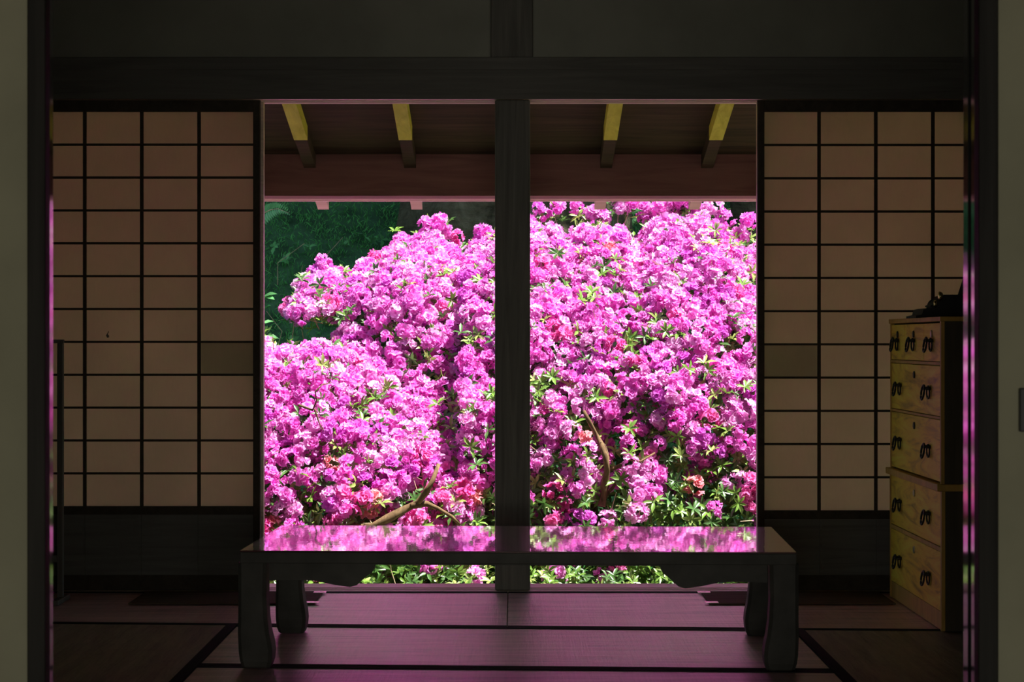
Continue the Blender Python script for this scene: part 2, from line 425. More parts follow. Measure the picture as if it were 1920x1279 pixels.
# ================================================================== TATAMI
def mat_quad(c, label, heri='y', group=None):
    """c: corners (x,y) near-left, near-right, far-right, far-left; dark cloth along the two edges across the depth ('y') or along it ('x')"""
    cx = sum(p[0] for p in c) / 4; cy_ = sum(p[1] for p in c) / 4
    r = tag(empty('tatami_mat', (cx, cy_, -.055)), label, 'tatami mat', group)
    def quad(name, q, z0, z1, mat, bev=0):
        bm = bmesh.new()
        prism(bm, [(a - cx, b - cy_) for a, b in q], 'z', z0 + .055, z1 + .055)
        if bev: bmesh.ops.bevel(bm, geom=bm.edges[:], offset=bev, segments=2, affect='EDGES')
        return obj(name, bm, mat, r)
    g = .0012
    nl, nr, fr, fl = [Vector((a, b)) for a, b in c]
    nl = nl + Vector((g, g)); nr = nr + Vector((-g, g)); fr = fr + Vector((-g, -g)); fl = fl + Vector((g, -g))
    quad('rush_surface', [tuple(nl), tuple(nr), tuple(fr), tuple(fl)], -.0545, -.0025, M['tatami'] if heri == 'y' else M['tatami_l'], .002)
    hw = .034
    if heri == 'y':
        a = (fl - nl).normalized() * hw; b = (fr - nr).normalized() * hw
        quad('cloth_border', [tuple(nl), tuple(nr), tuple(nr + b), tuple(nl + a)], -.030, -.0005, M['heri'])
        quad('cloth_border', [tuple(fl - a), tuple(fr - b), tuple(fr), tuple(fl)], -.030, -.0005, M['heri'])
    else:
        a = (nr - nl).normalized() * hw; b = (fr - fl).normalized() * hw
        quad('cloth_border', [tuple(nl), tuple(nl + a), tuple(fl + b), tuple(fl)], -.030, -.0005, M['heri'])
        quad('cloth_border', [tuple(nr - a), tuple(nr), tuple(fr), tuple(fr - b)], -.030, -.0005, M['heri'])
    return r
W = HX - .006
def L(y, s): return lambda x: y + s * x
l0 = L(7.78, 0.0); l1 = L(6.815, -.062); l2 = L(5.965, -.055); l3 = L(5.08, -.03); l4 = L(4.18, 0); l5 = L(3.335, 0)
XM = -.015
mat_quad([(-W, l1(-W)), (XM, l1(XM)), (XM, l0(0)), (-W, l0(0))], 'tatami mat along the sill left of the central post', 'y')
mat_quad([(XM, l1(XM)), (W, l1(W)), (W, l0(0)), (XM, l0(0))], 'tatami mat along the sill right of the central post', 'y')
A, B_ = -.885, .89
mat_quad([(A, l2(A)), (B_, l2(B_)), (B_, l1(B_)), (A, l1(A))], 'tatami mat lying crosswise beneath the low table', 'y')
mat_quad([(A, l3(A)), (B_, l3(B_)), (B_, l2(B_)), (A, l2(A))], 'tatami mat in front of the low table at the bottom edge', 'y')
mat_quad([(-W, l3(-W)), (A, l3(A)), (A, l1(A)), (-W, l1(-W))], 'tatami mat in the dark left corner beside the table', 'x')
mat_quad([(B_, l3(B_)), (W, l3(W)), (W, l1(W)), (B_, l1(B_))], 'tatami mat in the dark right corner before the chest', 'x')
mat_quad([(-W, l4(0)), (0, l4(0)), (0, l3(0)), (-W, l3(-W))], 'nearest tatami mat on the left past the near opening', 'y')
mat_quad([(0, l4(0)), (W, l4(0)), (W, l3(W)), (0, l3(0))], 'nearest tatami mat on the right past the near opening', 'y')
for s_ in (-1, 1):
    xa, xb = sorted((s_ * .685 + .0, s_ * 1.33))
    r = tag(empty('wooden_board', ((xa + xb) / 2, 7.58, .0002)), 'thin dark wooden board on the mat beside the sill, %s of the table' % ('left' if s_ < 0 else 'right'), 'board')
    h = (xb - xa) / 2
    BX('plank', (-h, h, -.19, .165, 0, .004), M['board'], r, .0008)
    for yy in (-.165, .135):
        BX('corner_tag', (-s_ * h - .014, -s_ * h + .032, yy - .02, yy + .02, .004, .0055) if s_ > 0 else (h - .032, h + .014, yy - .02, yy + .02, .004, .0055), M['tag'], r)['label'] = 'pale square tag at the board end'

# ================================================================== LOW TABLE
TC = Vector((.028, 6.315, 0)); TH = .330
tab = tag(empty('low_table', tuple(TC), math.radians(-2.0)), 'low black lacquered table with mirror-like top and curved legs', 'table')
hx, hy = .772, .405
bm = bmesh.new(); box(bm, -hx, hx, -hy, hy, TH - .004, TH, bev=.0015, seg=2)
obj('table_top', bm, M['table_top'], tab)['label'] = 'mirror-polished dark top surface'
bm = bmesh.new(); box(bm, -hx, hx, -hy, hy, .294, TH - .004, bev=.003, seg=3)
obj('edge_band', bm, M['table'], tab)
apr = [(-.692, .245), (-.62, .247), (-.562, .245), (-.51, .234), (-.466, .228), (-.447, .233), (-.430, .248), (-.414, .262), (-.405, .268), (-.398, .280), (-.396, .290)]
pts = apr + [(-u, v) for u, v in apr[::-1]] + [(.692, .2955), (-.692, .2955)]
for yy in (-hy + .012, hy - .032):
    bm = bmesh.new(); prism(bm, pts, 'y', yy, yy + .020); obj('apron', bm, M['table'], tab)
aps = [(-.32, .250), (-.26, .246), (-.22, .238), (-.19, .236), (-.165, .262), (-.15, .288), (.15, .288), (.165, .262), (.19, .236), (.22, .238), (.26, .246), (.32, .250), (.32, .2955), (-.32, .2955)]
for xx in (-hx + .012, hx - .032):
    bm = bmesh.new(); prism(bm, aps, 'x', xx, xx + .020); obj('apron', bm, M['table'], tab)
def leg(sx, sy):
    # sections: z, outer inset, width
    secs = [(0, .014, .072), (.004, .009, .079), (.02, .004, .089), (.045, .001, .094), (.07, .0, .0925), (.10, -.001, .087), (.14, 0, .081), (.20, 0, .0785), (.25, 0, .079), (.2955, .0, .080)]
    bm = bmesh.new(); rings = []
    for z, o, wd in secs:
        xo, xi = sx * (hx + .006 - o), sx * (hx + .006 - o - wd); yo, yi = sy * (hy - .002 - o), sy * (hy - .002 - o - wd)
        c = .010; sxx, syy = (1 if xo > xi else -1), (1 if yo > yi else -1)
        ring = [(xo - sxx * c, yo), (xi + sxx * c, yo), (xi, yo - syy * c), (xi, yi + syy * c), (xi + sxx * c, yi), (xo - sxx * c, yi), (xo, yi + syy * c), (xo, yo - syy * c)]
        rings.append([bm.verts.new((x, y, z)) for x, y in ring])
    for a, b in zip(rings[:-1], rings[1:]):
        for k in range(8): bm.faces.new((a[k], a[(k + 1) % 8], b[(k + 1) % 8], b[k]))
    bm.faces.new(rings[0]); bm.faces.new(rings[-1])
    return obj('leg', bm, M['table'], tab, smooth=False)
for sx in (-1, 1):
    for sy in (-1, 1): leg(sx, sy)

# ================================================================== CHEST
X0 = 1.350; D0, D1 = 6.705, 7.625; XB = 1.80
ch = tag(empty('drawer_chest', (X0, (D0 + D1) / 2, 0)), 'tall two-tier wooden drawer chest with black iron ring handles', 'chest')
yc = (D0 + D1) / 2; HL = (D1 - D0) / 2; DX = XB - X0
def front_y(px):    # pixel column on the front plane -> local y
    return X0 * FP / (px - 960) - yc
zb0, zm = 0.0, .462
BX('lower_case', [(.012, DX, -HL, -HL + .018, 0, zm - .022), (.012, DX, HL - .018, HL, 0, zm - .022), (DX - .01, DX, -HL, HL, 0, zm - .022)], M['chestd'], ch, .001)
BX('upper_case', [(.012, DX, -HL + .01, -HL + .028, zm, .975), (.012, DX, HL - .028, HL - .01, zm, .975), (DX - .01, DX, -HL + .01, HL - .01, zm, .975)], M['chestd'], ch, .001)
BX('front_frame', [(0, .012, -HL, -HL + .018, 0, zm - .022), (0, .012, HL - .018, HL, 0, zm - .022), (.004, DX - .01, -HL + .018, HL - .018, 0, .058),
                   (.0, .012, -HL + .01, -HL + .026, zm, .975), (.0, .012, HL - .026, HL - .01, zm, .975),
                   (.0, DX - .01, -HL + .018, HL - .018, .248, .262), (.0, DX - .01, -HL + .026, HL - .026, .665, .673), (.0, DX - .01, -HL + .026, HL - .026, .836, .846)], M['chestf'], ch, .001)
BX('ledge', (-.014, DX, -HL - .004, HL + .004, zm - .022, zm), M['chestf'], ch, .002)
BX('top_board', (-.004, DX, -HL + .004, HL - .004, .975, .990), M['chestf'], ch, .002)
def pull(parent, y, z):
    """oval iron bail hanging before an oval back ring"""
    bm = bmesh.new()
    for off_, rz_, rr_ in ((-.003, .020, .0030), (-.0205, .023, .0036)):
        bow = .006 if off_ < -.01 else 0
        pts = [(off_ - bow * math.sin(a_) * -.6, y + .023 * math.cos(a_), z + rz_ * math.sin(a_)) for a_ in [k / 20 * 2 * PI for k in range(21)]]
        tube(bm, pts, rr_, 7, cap=False)
    for s in (-1, 1):
        lathe(bm, [(.006, .002), (.006, -.004), (.0045, -.010), (.0045, -.020), (.002, -.023)], 0, y + s * .015, 10, z + .013, 'x')
    o = obj('handle', bm, M['iron'], parent, True); return o
def drawer(y0_, y1_, z0_, z1_, handles, lock, bright=False):
    o = BX('drawer', (.002, DX - .02, y0_ + .002, y1_ - .002, z0_ + .002, z1_ - .002), M['chest'], ch, .0015)
    for y in handles: pull(o, y, (z0_ + z1_) / 2 - .008)
    if lock is not None:
        bm = bmesh.new(); zz = z1_ - .036
        lathe(bm, [(.012, -.0002), (.012, -.003), (.010, -.0045)], .002, lock, 16, zz, 'x')
        k = obj('lock_plate', bm, M['steel'] if bright else M['iron'], o)
        if bright: k['label'] = 'shiny metal lock plate'
    return o
ya, yb_ = -HL + .026, HL - .026
dv = [ya, front_y(1731), front_y(1695), yb_]
for k in range(3):
    m_ = (dv[k] + dv[k + 1]) / 2
    drawer(dv[k], dv[k + 1], .846, .972, [m_], m_, k == 0)
for z0_, z1_ in ((.673, .836), (.466, .665)):
    drawer(ya, yb_, z0_, z1_, [-HL * .56, HL * .56], 0.0)
drawer(-HL + .018, HL - .018, .262, .438, [-HL * .56, HL * .56], 0.0, True)
drawer(-HL + .018, HL - .018, .058, .248, [-HL * .56, HL * .56], 0.0, True)

# things on the chest -------------------------------------------------
mz = .990
mc = tag(empty('vintage_machine', (X0 + .165, 7.27, mz)), 'black vintage machine with small brass fittings on top of the chest', 'machine')
bm = bmesh.new()
prism(bm, [(-.155, 0), (.10, 0), (.10, .014), (.08, .034), (-.115, .034), (-.13, .030), (-.135, .012), (-.155, .008)], 'y', -.09, .09)
obj('base', bm, M['blackpaint'], mc)
bm = bmesh.new()      # stepped body, long arm towards the wall
prism(bm, [(-.10, .034), (.09, .034), (.09, .080), (-.058, .080), (-.066, .072), (-.078, .056), (-.095, .050)], 'y', -.055, .055)
bmesh.ops.bevel(bm, geom=bm.edges[:], offset=.006, segments=2, affect='EDGES')
obj('body', bm, M['blackpaint'], mc)
bm = bmesh.new(); lathe(bm, [(.004, -.006), (.016, -.004), (.017, .0), (.012, .008), (.004, .010)], -.070, -.066, 16, .074, 'x'); obj('knob', bm, M['brass'], mc, True)
bm = bmesh.new(); lathe(bm, [(.004, -.006), (.013, -.004), (.013, .002), (.004, .006)], -.086, -.070, 16, .048, 'x'); obj('knob', bm, M['brass'], mc, True)
# dark covered bundle leaning against the wall behind it
bm = bmesh.new(); rings = []
for k in range(12):
    f = k / 11
    cx = .02 * f; rx = .090 * (1 - f ** 1.5) + .016; ry = .085 * (1 - f ** 1.5) + .014
    ring = []
    for j in range(18):
        a = 2 * PI * j / 18
        fold = 1 + .12 * math.sin(a * 5 + f * 2) * (1 - f * .5)
        ring.append(bm.verts.new((cx + rx * fold * math.cos(a) - .05 * (1 - f) * 0, ry * fold * math.sin(a), .36 * f)))
    rings.append(ring)
for a, b in zip(rings[:-1], rings[1:]):
    for k in range(18): bm.faces.new((a[k], a[(k + 1) % 18], b[(k + 1) % 18], b[k]))
bm.faces.new(rings[0]); bm.faces.new(rings[-1])
o = obj('cloth_bundle', bm, M['dkcloth'], None, True); o.location = (1.668, 7.50, mz)
tag(o, 'tall dark cloth-covered bundle behind the machine on the chest', 'bundle')

# slim stand in front of the left paper door ---------------------------
ds = 7.45
st = tag(empty('wooden_stand', (XD(113.5, ds), ds, .0)), 'slim dark wooden stand frame before the left paper door', 'stand')
BX('post', (-.010, .010, -.012, .012, .018, .905), M['dark_v'], st, .002)
BX('post', (-.205, -.185, -.012, .012, .018, .905), M['dark_v'], st, .002)
BX('top_rail', (-.210, .012, -.010, .010, .905, .918), M['dark_h'], st, .002)
BX('lower_rail', (-.185, -.010, -.007, .007, .14, .165), M['dark_h'], st, .002)
for xx in (-.195, 0): BX('foot', (xx - .013, xx + .013, -.10, .10, 0, .018), M['dark_v'], st, .003)

# ================================================================== EAVE
ev = tag(empty('eave', (0, 8.7, 0)), 'low brown timber eave with exposed rafters outside the opening', 'eave')
def EB(nm, dims, mat, bev=0):
    o = BX(nm, dims, mat, ev, bev); o.location = (0, -8.7, 0); return o
EW = 4.2
EB('beam', (-EW, EW, 8.75, 8.93, 1.508, ZD(283, 8.75)), M['eaveb'], .003)
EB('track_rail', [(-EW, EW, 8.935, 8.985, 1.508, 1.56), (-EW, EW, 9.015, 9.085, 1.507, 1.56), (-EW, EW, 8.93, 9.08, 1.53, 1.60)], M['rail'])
EB('batten', (-EW, EW, 8.70, 8.745, ZD(279, 8.70), ZD(262, 8.70)), M['eave'])
def rz(y): return 1.79 - .209 * (y - 7.95)      # underside of the rafters
xs = [-.829, -.418, 0, .386, .80]
xs = [-.829 - .412 * k for k in (6, 5, 4, 3, 2, 1)] + xs + [.80 + .412 * k for k in (1, 2, 3, 4, 5, 6)]
def raft(nm, x, ya_, yb2, mat, parent, wd=.026):
    bm = bmesh.new()
    prism(bm, [(ya_, rz(ya_)), (yb2, rz(yb2)), (yb2, rz(yb2) + .055), (ya_, rz(ya_) + .055)], 'x', x - wd, x + wd)
    o = obj(nm, bm, mat, parent); return o
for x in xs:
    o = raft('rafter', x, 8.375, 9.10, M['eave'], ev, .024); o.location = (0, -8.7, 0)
    o3 = raft('rafter_tail', x, 9.10, 9.38, M['rail'], o, .024); o3['label'] = 'paler rafter end'
    o2 = raft('rafter_near_half', x, 7.925, 8.375, M['palewood'], o, .0265); o2['label'] = 'pale yellowish timber half of the rafter'  # near half of each rafter in a paler yellow colour
bm = bmesh.new()
prism(bm, [(7.92, rz(7.92) + .056), (9.40, rz(9.40) + .056), (9.40, rz(9.40) + .10), (7.92, rz(7.92) + .10)], 'x', -EW, EW)
o = obj('roof_boards', bm, M['eave'], ev); o.location = (0, -8.7, 0)
# house wall above and outside of the room, foundation
BX('wall_outer', [(-EW, -HX - .121, DY, DY + .12, -.5, 2.68), (HX + .121, EW, DY, DY + .12, -.5, 2.68)], M['plaster'], kind='structure')
BX('trim_13', (-EW, EW, 7.70, 8.02, -.56, -.165), M['stone'], kind='structure')

# ================================================================== GARDEN
GZ = -.50
bm = bmesh.new()
NX, NY = 60, 60
def gz(x, y):
    b = max(0.0, y - 13.2)
    z = GZ + .02 * noise.noise(Vector((x * 2, y * 2, 0)))
    if b > 0: z += min(b, .6) ** 2 / 1.2 * .8 + max(0, b - .6) * .82 + .12 * noise.noise(Vector((x * .9, y * .9, 3))) * min(1, b)
    return z
V = np.array([(x, y, gz(x, y)) for y in np.linspace(8.0, 26, 110) for x in np.linspace(-9, 9, 90)])
F = np.array([(r * 90 + c, r * 90 + c + 1, (r + 1) * 90 + c + 1, (r + 1) * 90 + c) for r in range(109) for c in range(89)])
gr = npobj('ground', V[:, :], F, M['bank'], kind='structure', smooth=True)

BX('trim_14', (-8, 8, 8.03, 9.78, GZ - .1, GZ + .035), M['bounce_gravel'], kind='structure')       # pale gravel strip, unseen, added to bounce light onto eave and doors
# --- blossom, truss and leaf meshes as arrays --------------------------
def rot_to(n, spin):
    """matrix whose z axis is n"""
    n = n / np.linalg.norm(n); a = np.array((0, 0, 1.)) if abs(n[2]) < .9 else np.array((1., 0, 0))
    u = np.cross(a, n); u /= np.linalg.norm(u); v = np.cross(n, u)
    c, s = math.cos(spin), math.sin(spin)
    return np.stack([u * c + v * s, -u * s + v * c, n], 1)
def blossom(r):
    """5 ruffled petals, opening along +z; returns V,F,weight 0 throat..1 rim"""
    Vs, Fs, Ws = [], [], []
    lay = [(5, [(.003, .004, .0), (.009, .009, .006), (.017, .0125, .009), (.0235, .009, .0085)], 0), (4, [(.002, .003, .003), (.007, .006, .012), (.011, .0065, .0165)], .5)]
    for (m_, rows, ofs) in lay:
        for k in range(m_):
            a = 2 * PI * (k + ofs) / m_ + r.uniform(-.15, .15)
            bend = r.uniform(-.004, .005); b0 = sum(len(q) for q in Vs)
            q = []; nr = len(rows)
            for i, (rad, hw, h) in enumerate(rows):
                for j, s in enumerate((-1, 0, 1)):
                    ru = r.uniform(-.0055, .0055) * i / 2
                    rr = rad + (0.003 if (s == 0 and i == nr - 1) else 0) - (.002 if (s != 0 and i == nr - 1) else 0)
                    lx, ly, lz = rr, s * hw, h + bend * (i / 3) ** 2 + ru + (.0025 if s != 0 else -.001) * (i > 0)
                    q.append((lx * math.cos(a) - ly * math.sin(a), lx * math.sin(a) + ly * math.cos(a), lz))
                    Ws.append(min(1, i / 3 + .1 * ofs))
            Vs.append(q)
            for i in range(nr - 1):
                for j in range(2):
                    Fs.append((b0 + i * 3 + j, b0 + i * 3 + j + 1, b0 + (i + 1) * 3 + j + 1, b0 + (i + 1) * 3 + j))
    return np.array(sum(Vs, [])), np.array(Fs), np.array(Ws)
def truss(seed, n, size):
    r = random.Random(seed); Vs, Fs, Ws, T = [], [], [], []; o = 0
    for k in range(n):
        z = 1 - (k + .5) / n * 1.15; ph = k * 2.39996 + r.uniform(-.3, .3)
        z = max(-.25, z); q = math.sqrt(max(0, 1 - z * z))
        d = np.array((q * math.cos(ph), q * math.sin(ph), z)) + np.array([r.uniform(-.5, .5) for _ in range(3)])
        d /= np.linalg.norm(d)
        bv, bf, bw = blossom(r)
        sc = r.uniform(.8, 1.3)
        d2 = d + np.array([r.uniform(-.45, .45) for _ in range(3)]); R = rot_to(d2, r.uniform(0, 6.28))
        Vs.append((bv * sc) @ R.T + d * size * np.array((1.25, .85, 1.0)) * r.uniform(.6, 1.3)); Fs.append(bf + o); Ws.append(bw); T.append(np.full(len(bw), r.random())); o += len(bv)
    return np.concatenate(Vs), np.concatenate(Fs), np.concatenate(Ws), np.concatenate(T)
TR = [truss(100 + k, [6, 7, 9, 10, 12, 8][k], [.024, .026, .031, .034, .037, .029][k]) for k in range(6)]
PAL = [((.88, .145, .70), (.96, .37, .83)), ((.85, .13, .65), (.95, .33, .80)), ((.90, .23, .74), (.98, .54, .87)), ((.72, .10, .64), (.84, .24, .78)),
       ((.86, .10, .46), (.95, .30, .66)), ((.90, .30, .74), (.98, .62, .90)), ((.85, .22, .30), (.96, .48, .50))]
PW = [.30, .21, .22, .08, .035, .15, .005]
def truss_col(k, pal):
    _, _, Wt, T = TR[k]
    c0, c1 = [np.array(c) for c in PAL[pal]]
    rr_ = np.random.default_rng(k * 10 + pal).uniform(-.22, .22, len(Wt))
    t_ = np.clip(Wt * .8 + (T - .5) * .6 + rr_, -.15, 1.15)[:, None]
    col = c0 * (1 - t_) + c1 * t_
    return col
# unit leaf: 9 verts
LV = np.array([(0, 0, 0), (.28, .13, .03), (.28, -.13, .03), (.62, .15, .045), (.62, -.15, .045), (1, 0, -.04), (.28, 0, 0), (.62, 0, .008)])
LF = np.array([(0, 6, 1, 1), (0, 2, 6, 6), (6, 7, 3, 1), (2, 4, 7, 6), (7, 5, 3, 3), (4, 5, 7, 7)])
LT = np.array([(0, 6, 1), (0, 2, 6), (6, 7, 3), (6, 3, 1), (2, 4, 7), (2, 7, 6), (7, 5, 3), (4, 5, 7)])
def leaves_mesh(name, pos, dirs, ups, size, cols, mat, parent, kind=None, width=1.0, smooth=True):
    n = len(pos); d = dirs / np.linalg.norm(dirs, axis=1)[:, None]
    s = np.cross(ups, d); s /= np.linalg.norm(s, axis=1)[:, None] + 1e-9; u = np.cross(d, s)
    Vv = pos[:, None, :] + size[:, None, None] * (LV[None, :, 0:1] * d[:, None, :] + LV[None, :, 1:2] * width * s[:, None, :] + LV[None, :, 2:3] * 2 * u[:, None, :])
    Ff = LT[None] + (np.arange(n) * 8)[:, None, None]
    cc = np.repeat(cols, 8, axis=0)
    return npobj(name, Vv.reshape(-1, 3), Ff.reshape(-1, 3), mat, parent, cc, kind)
def whorls(points, normals, r, size=(.04, .065), bright=1.0):
    """leaf rosettes: list of leaf pos/dir/up/size/col"""
    pos, dr, up, sz, co = [], [], [], [], []
    for p, n in zip(points, normals):
        n = n + r.normal(0, .3, 3); n /= np.linalg.norm(n)
        R = rot_to(n, r.uniform(0, 6.28)); m = r.integers(5, 8); pick = r.random()
        base = np.array((.16, .30, .045)) if pick < .42 else (np.array((.07, .17, .035)) if pick < .82 else np.array((.30, .40, .10)))
        for k in range(m):
            a = 2 * PI * k / m + r.uniform(-.3, .3); tl = r.uniform(-.1, .75)
            v = R @ np.array((math.cos(a), math.sin(a), tl))
            pos.append(p); dr.append(v); up.append(R @ np.array((-math.cos(a) * tl, -math.sin(a) * tl, 1.))); sz.append(r.uniform(*size)); co.append(base * r.uniform(.7, 1.25) * bright)
    return [np.array(x) for x in (pos, dr, up, sz, co)]

def interp(poly, x):
    return float(np.interp(x, [p[0] for p in poly], [p[1] for p in poly]))
def fb(x, y, z=0, s=1.0):
    return noise.noise(Vector((x * s, y * s, z))) + .5 * noise.noise(Vector((x * s * 2.1, y * s * 2.1, z + 7)))

def make_bush(label, seed, outline, x_lo, x_hi, ybot, dbase, dR, spacing, low_cut=None, flower_p=None, n_ind=100, stems=(), sprigs=(), limbs=()):
    """mound whose crown follows outline (pixel columns measured at the crown's own distance)"""
    r = np.random.default_rng(seed)
    dtop = dbase + dR
    # world crown height as a function of x
    ox = [XD(a, dtop) for a, b in outline]; oz = [ZD(b, dtop) for a, b in outline]
    zb = GZ + .10
    oz = [z_ - .055 for z_ in oz]
    def surf(x, t_):
        """t 0 base .. 1 crown"""
        zt_ = np.interp(x, ox, oz)
        z = zb + (zt_ - zb) * t_
        z += t_ ** 3 * .07 * fb(x, seed, 2, 7)
        d = dbase + dR * (1 - math.sqrt(max(0, 1 - min(t_, 1) ** 2)))
        d +=   .13 * fb(x, z, seed, 2.2) + .06 * fb(x, z, seed + 3, 6)
        return np.array((x, d, z)), zt_
    X_lo, X_hi = XD(x_lo, dtop), XD(x_hi, dtop)
    def sample(n, sp, push=(0, 0), cell_free=True):
        cells = {}; out = []
        for _ in range(n):
            x = r.uniform(X_lo, X_hi)
            zt_ = np.interp(x, ox, oz); z = r.uniform(zb, zt_)
            t_ = (z - zb) / (zt_ - zb)
            p_, _z = surf(x, t_)
            p_[1] += r.uniform(*push)
            if low_cut is not None and p_[2] < low_cut(p_[0]): continue
            key = (int(p_[0] // sp), int(p_[2] // sp), int(p_[1] // (sp * 1.6)))
            ok = True
            for i in (-1, 0, 1):
                for j in (-1, 0, 1):
                    for l in (-1, 0, 1):
                        for q in cells.get((key[0] + i, key[1] + j, key[2] + l), ()):
                            if np.sum((q - p_) ** 2) < sp * sp: ok = False; break
            if not ok: continue
            cells.setdefault(key, []).append(p_); out.append((p_, t_))
        return out
    ctr = np.array(((X_lo + X_hi) / 2, dtop, .2))
    def normal(p_, t_):
        nn = np.array((.25 * math.sin(p_[0] * 3), -.95 + .35 * t_, .25 + .75 * t_))
        nn += r.normal(0, .28, 3); return nn / np.linalg.norm(nn)
    root = tag(empty('azalea_bush', (float(ctr[0]), float(dbase + .6), GZ)), label, 'azalea bush')
    org = np.array((float(ctr[0]), float(dbase + .6), GZ))
    pts = sample(int(40000 * (X_hi - X_lo) / 2.5), spacing)
    deep = sample(int(9000 * (X_hi - X_lo) / 2.5), spacing * 1.15, (.10, .30))
    fl, lf = [], []
    def cleared(p_, rad=.052):                   # the limbs show where fewer shoots hide them
        for path, d_, r0_ in limbs:
            if r0_ < .015 or p_[1] > d_ + .12: continue
            for a_, b_ in zip(path[:-1], path[1:]):
                for f_ in (0, .5, 1):
                    q_ = P(a_[0] + (b_[0] - a_[0]) * f_, a_[1] + (b_[1] - a_[1]) * f_, d_)
                    if (p_[0] - q_.x) ** 2 + (p_[2] - q_.z) ** 2 < rad * rad: return True
        return False
    pts = [q for q in pts if not cleared(q[0])]
    for p_, t_ in pts:
        pr = flower_p(p_, t_)
        if r.random() < pr: fl.append((p_, normal(p_, t_), 0))
        else: lf.append((p_, normal(p_, t_)))
    for p_, t_ in deep:
        if r.random() < flower_p(p_, t_) * .55: fl.append((p_, normal(p_, t_), 1))
        else: lf.append((p_, normal(p_, t_)))
    for (sx_, sy_, m_) in sprigs:                # shoots standing above the crown
        c_ = np.array(P(sx_, sy_, dtop - .05)); 
        for _ in range(m_):
            q_ = c_ + r.normal(0, .022, 3) * (m_ > 1); fl.append((q_, np.array((r.normal(0, .4), -.6, .8)), 0))
        lf.append((c_ - np.array((0, -.03, .05)), np.array((0, -.5, .8))))
    # rank by how large they show in the frame
    def shown(q):
        p_ = q[0]; px = 960 + p_[0] / p_[1] * FP; py = 640 - (p_[2] - EYE) / p_[1] * FP
        vis = 500 < px < 1415 and 385 < py < 980 and not (920 < px < 1000)
        return (0 if (vis and q[2] == 0) else 1, p_[1])
    fl.sort(key=shown)
    # individual clusters: linked copies of a palette of meshes
    Vr, Fr, Cr = [], [], []; off = 0
    for i, (p_, n_, layer) in enumerate(fl):
        k = int(r.integers(0, 6)); pal = int(r.choice(7, p=PW))
        if p_[2] < .25 and r.random() < .25: pal = 4 if r.random() < .85 else 6
        R = rot_to(n_, r.uniform(0, 6.28)); sc = float(r.uniform(.82, 1.15))
        if i < n_ind:
            me = truss_mesh(k, pal)
            o = bpy.data.objects.new('flower_cluster', me); C.objects.link(o); o.parent = root
            Mx = Matrix([[*(R[a] * sc), float(p_[a] - org[a])] for a in range(3)] + [[0, 0, 0, 1]])
            o.matrix_local = Mx
        else:
            V_, F_, W_, T_ = TR[k]
            Vr.append((V_ * sc) @ R.T + (p_ - org)); Fr.append(F_ + off); off += len(V_)
            Cr.append(truss_col(k, pal) * r.uniform(.92, 1.05))
    if Vr:
        npobj('blossom', np.concatenate(Vr), np.concatenate(Fr), M['petal'], root, np.clip(np.concatenate(Cr), 0, 1), 'stuff')
    # leaves: rosettes under and between the clusters
    P_, N_ = [], []
    for p_, n_ in lf:
        for _ in range(2):
            P_.append(p_ + r.normal(0, .025, 3)); N_.append(n_)
    for p_, n_, l in fl:
        if r.random() < .60: P_.append(p_ - n_ * .030 + r.normal(0, .035, 3)); N_.append(n_)
    inner = sample(int(6000 * (X_hi - X_lo) / 2.5), .10, (.30, .62))
    for p_, t_ in inner:
        for _ in range(2): P_.append(p_ + r.normal(0, .04, 3)); N_.append(normal(p_, t_))
    a = whorls(P_, N_, r)
    leaves_mesh('foliage', a[0] - org, a[1], a[2], a[3], a[4], M['leaf'], root, 'stuff')
    # main branches fanning from the ground
    for (sx, tips) in stems:
        for tip in tips:
            bm = bmesh.new(); b0 = Vector((sx, dbase + .75, GZ - .02)); b1 = Vector(tip); pts_ = []; rad = []
            for k in range(13):
                f = k / 12
                q = b0.lerp(b1, f); q.z += .10 * math.sin(PI * f); q.x += .05 * math.sin(f * 7 + tip[0] * 9); q.y += .05 * math.sin(f * 5 + tip[2] * 7)
                pts_.append(q - Vector(org)); rad.append(.026 * (1 - f) ** .8 + .003)
            tube(bm, pts_, rad, 8); obj('branch', bm, M['bark'], root, True)
    for path, d_, r0_ in limbs:                   # gnarled limbs showing between the leaves
        bm = bmesh.new(); q = [Vector(P(a_, b_, d_)) - Vector(org) for a_, b_ in path]; m_ = len(q)
        for i_ in range(m_): q[i_].y += .03 * math.sin(i_ * 1.7)
        tube(bm, q, [r0_ * (1 - .6 * i_ / (m_ - 1)) * (1 + .15 * math.sin(i_ * 2.3)) for i_ in range(m_)], 10); obj('branch', bm, M['bark'], root, True)
    # fine twigs poking through
    bm = bmesh.new()
    for p_, t_ in sample(int(2500 * (X_hi - X_lo) / 2.5), .16, (-.05, .06)):
        if r.random() < .7:
            L_ = r.uniform(.06, .20); a_ = Vector(normal(p_, t_)) + Vector(r.normal(0, .45, 3)); a_.normalize(); c_ = Vector(p_ - org)
            s0 = c_ - a_ * L_ * .9; m1 = c_ - a_ * L_ * .2 + Vector(r.normal(0, .018, 3)); e1 = c_ + a_ * L_ * .25 + Vector(r.normal(0, .03, 3))
            tube(bm, [s0, m1, e1], [.0030, .0024, .0014], 5)
            if r.random() < .6: tube(bm, [m1, m1 + (e1 - m1) * .6 + Vector(r.normal(0, .03, 3))], [.002, .001], 4)
    for (sx_, sy_, m_) in sprigs:
        c_ = Vector(P(sx_, sy_, dtop - .05)) - Vector(org); q0 = c_ + Vector((r.normal(0, .06), .03, -.26))
        tube(bm, [q0, q0.lerp(c_, .6) + Vector(r.normal(0, .015, 3)), c_], [.004, .003, .0018], 5)
    obj('twig', bm, M['twig'], root, False, 'stuff')
    return root, fl, org

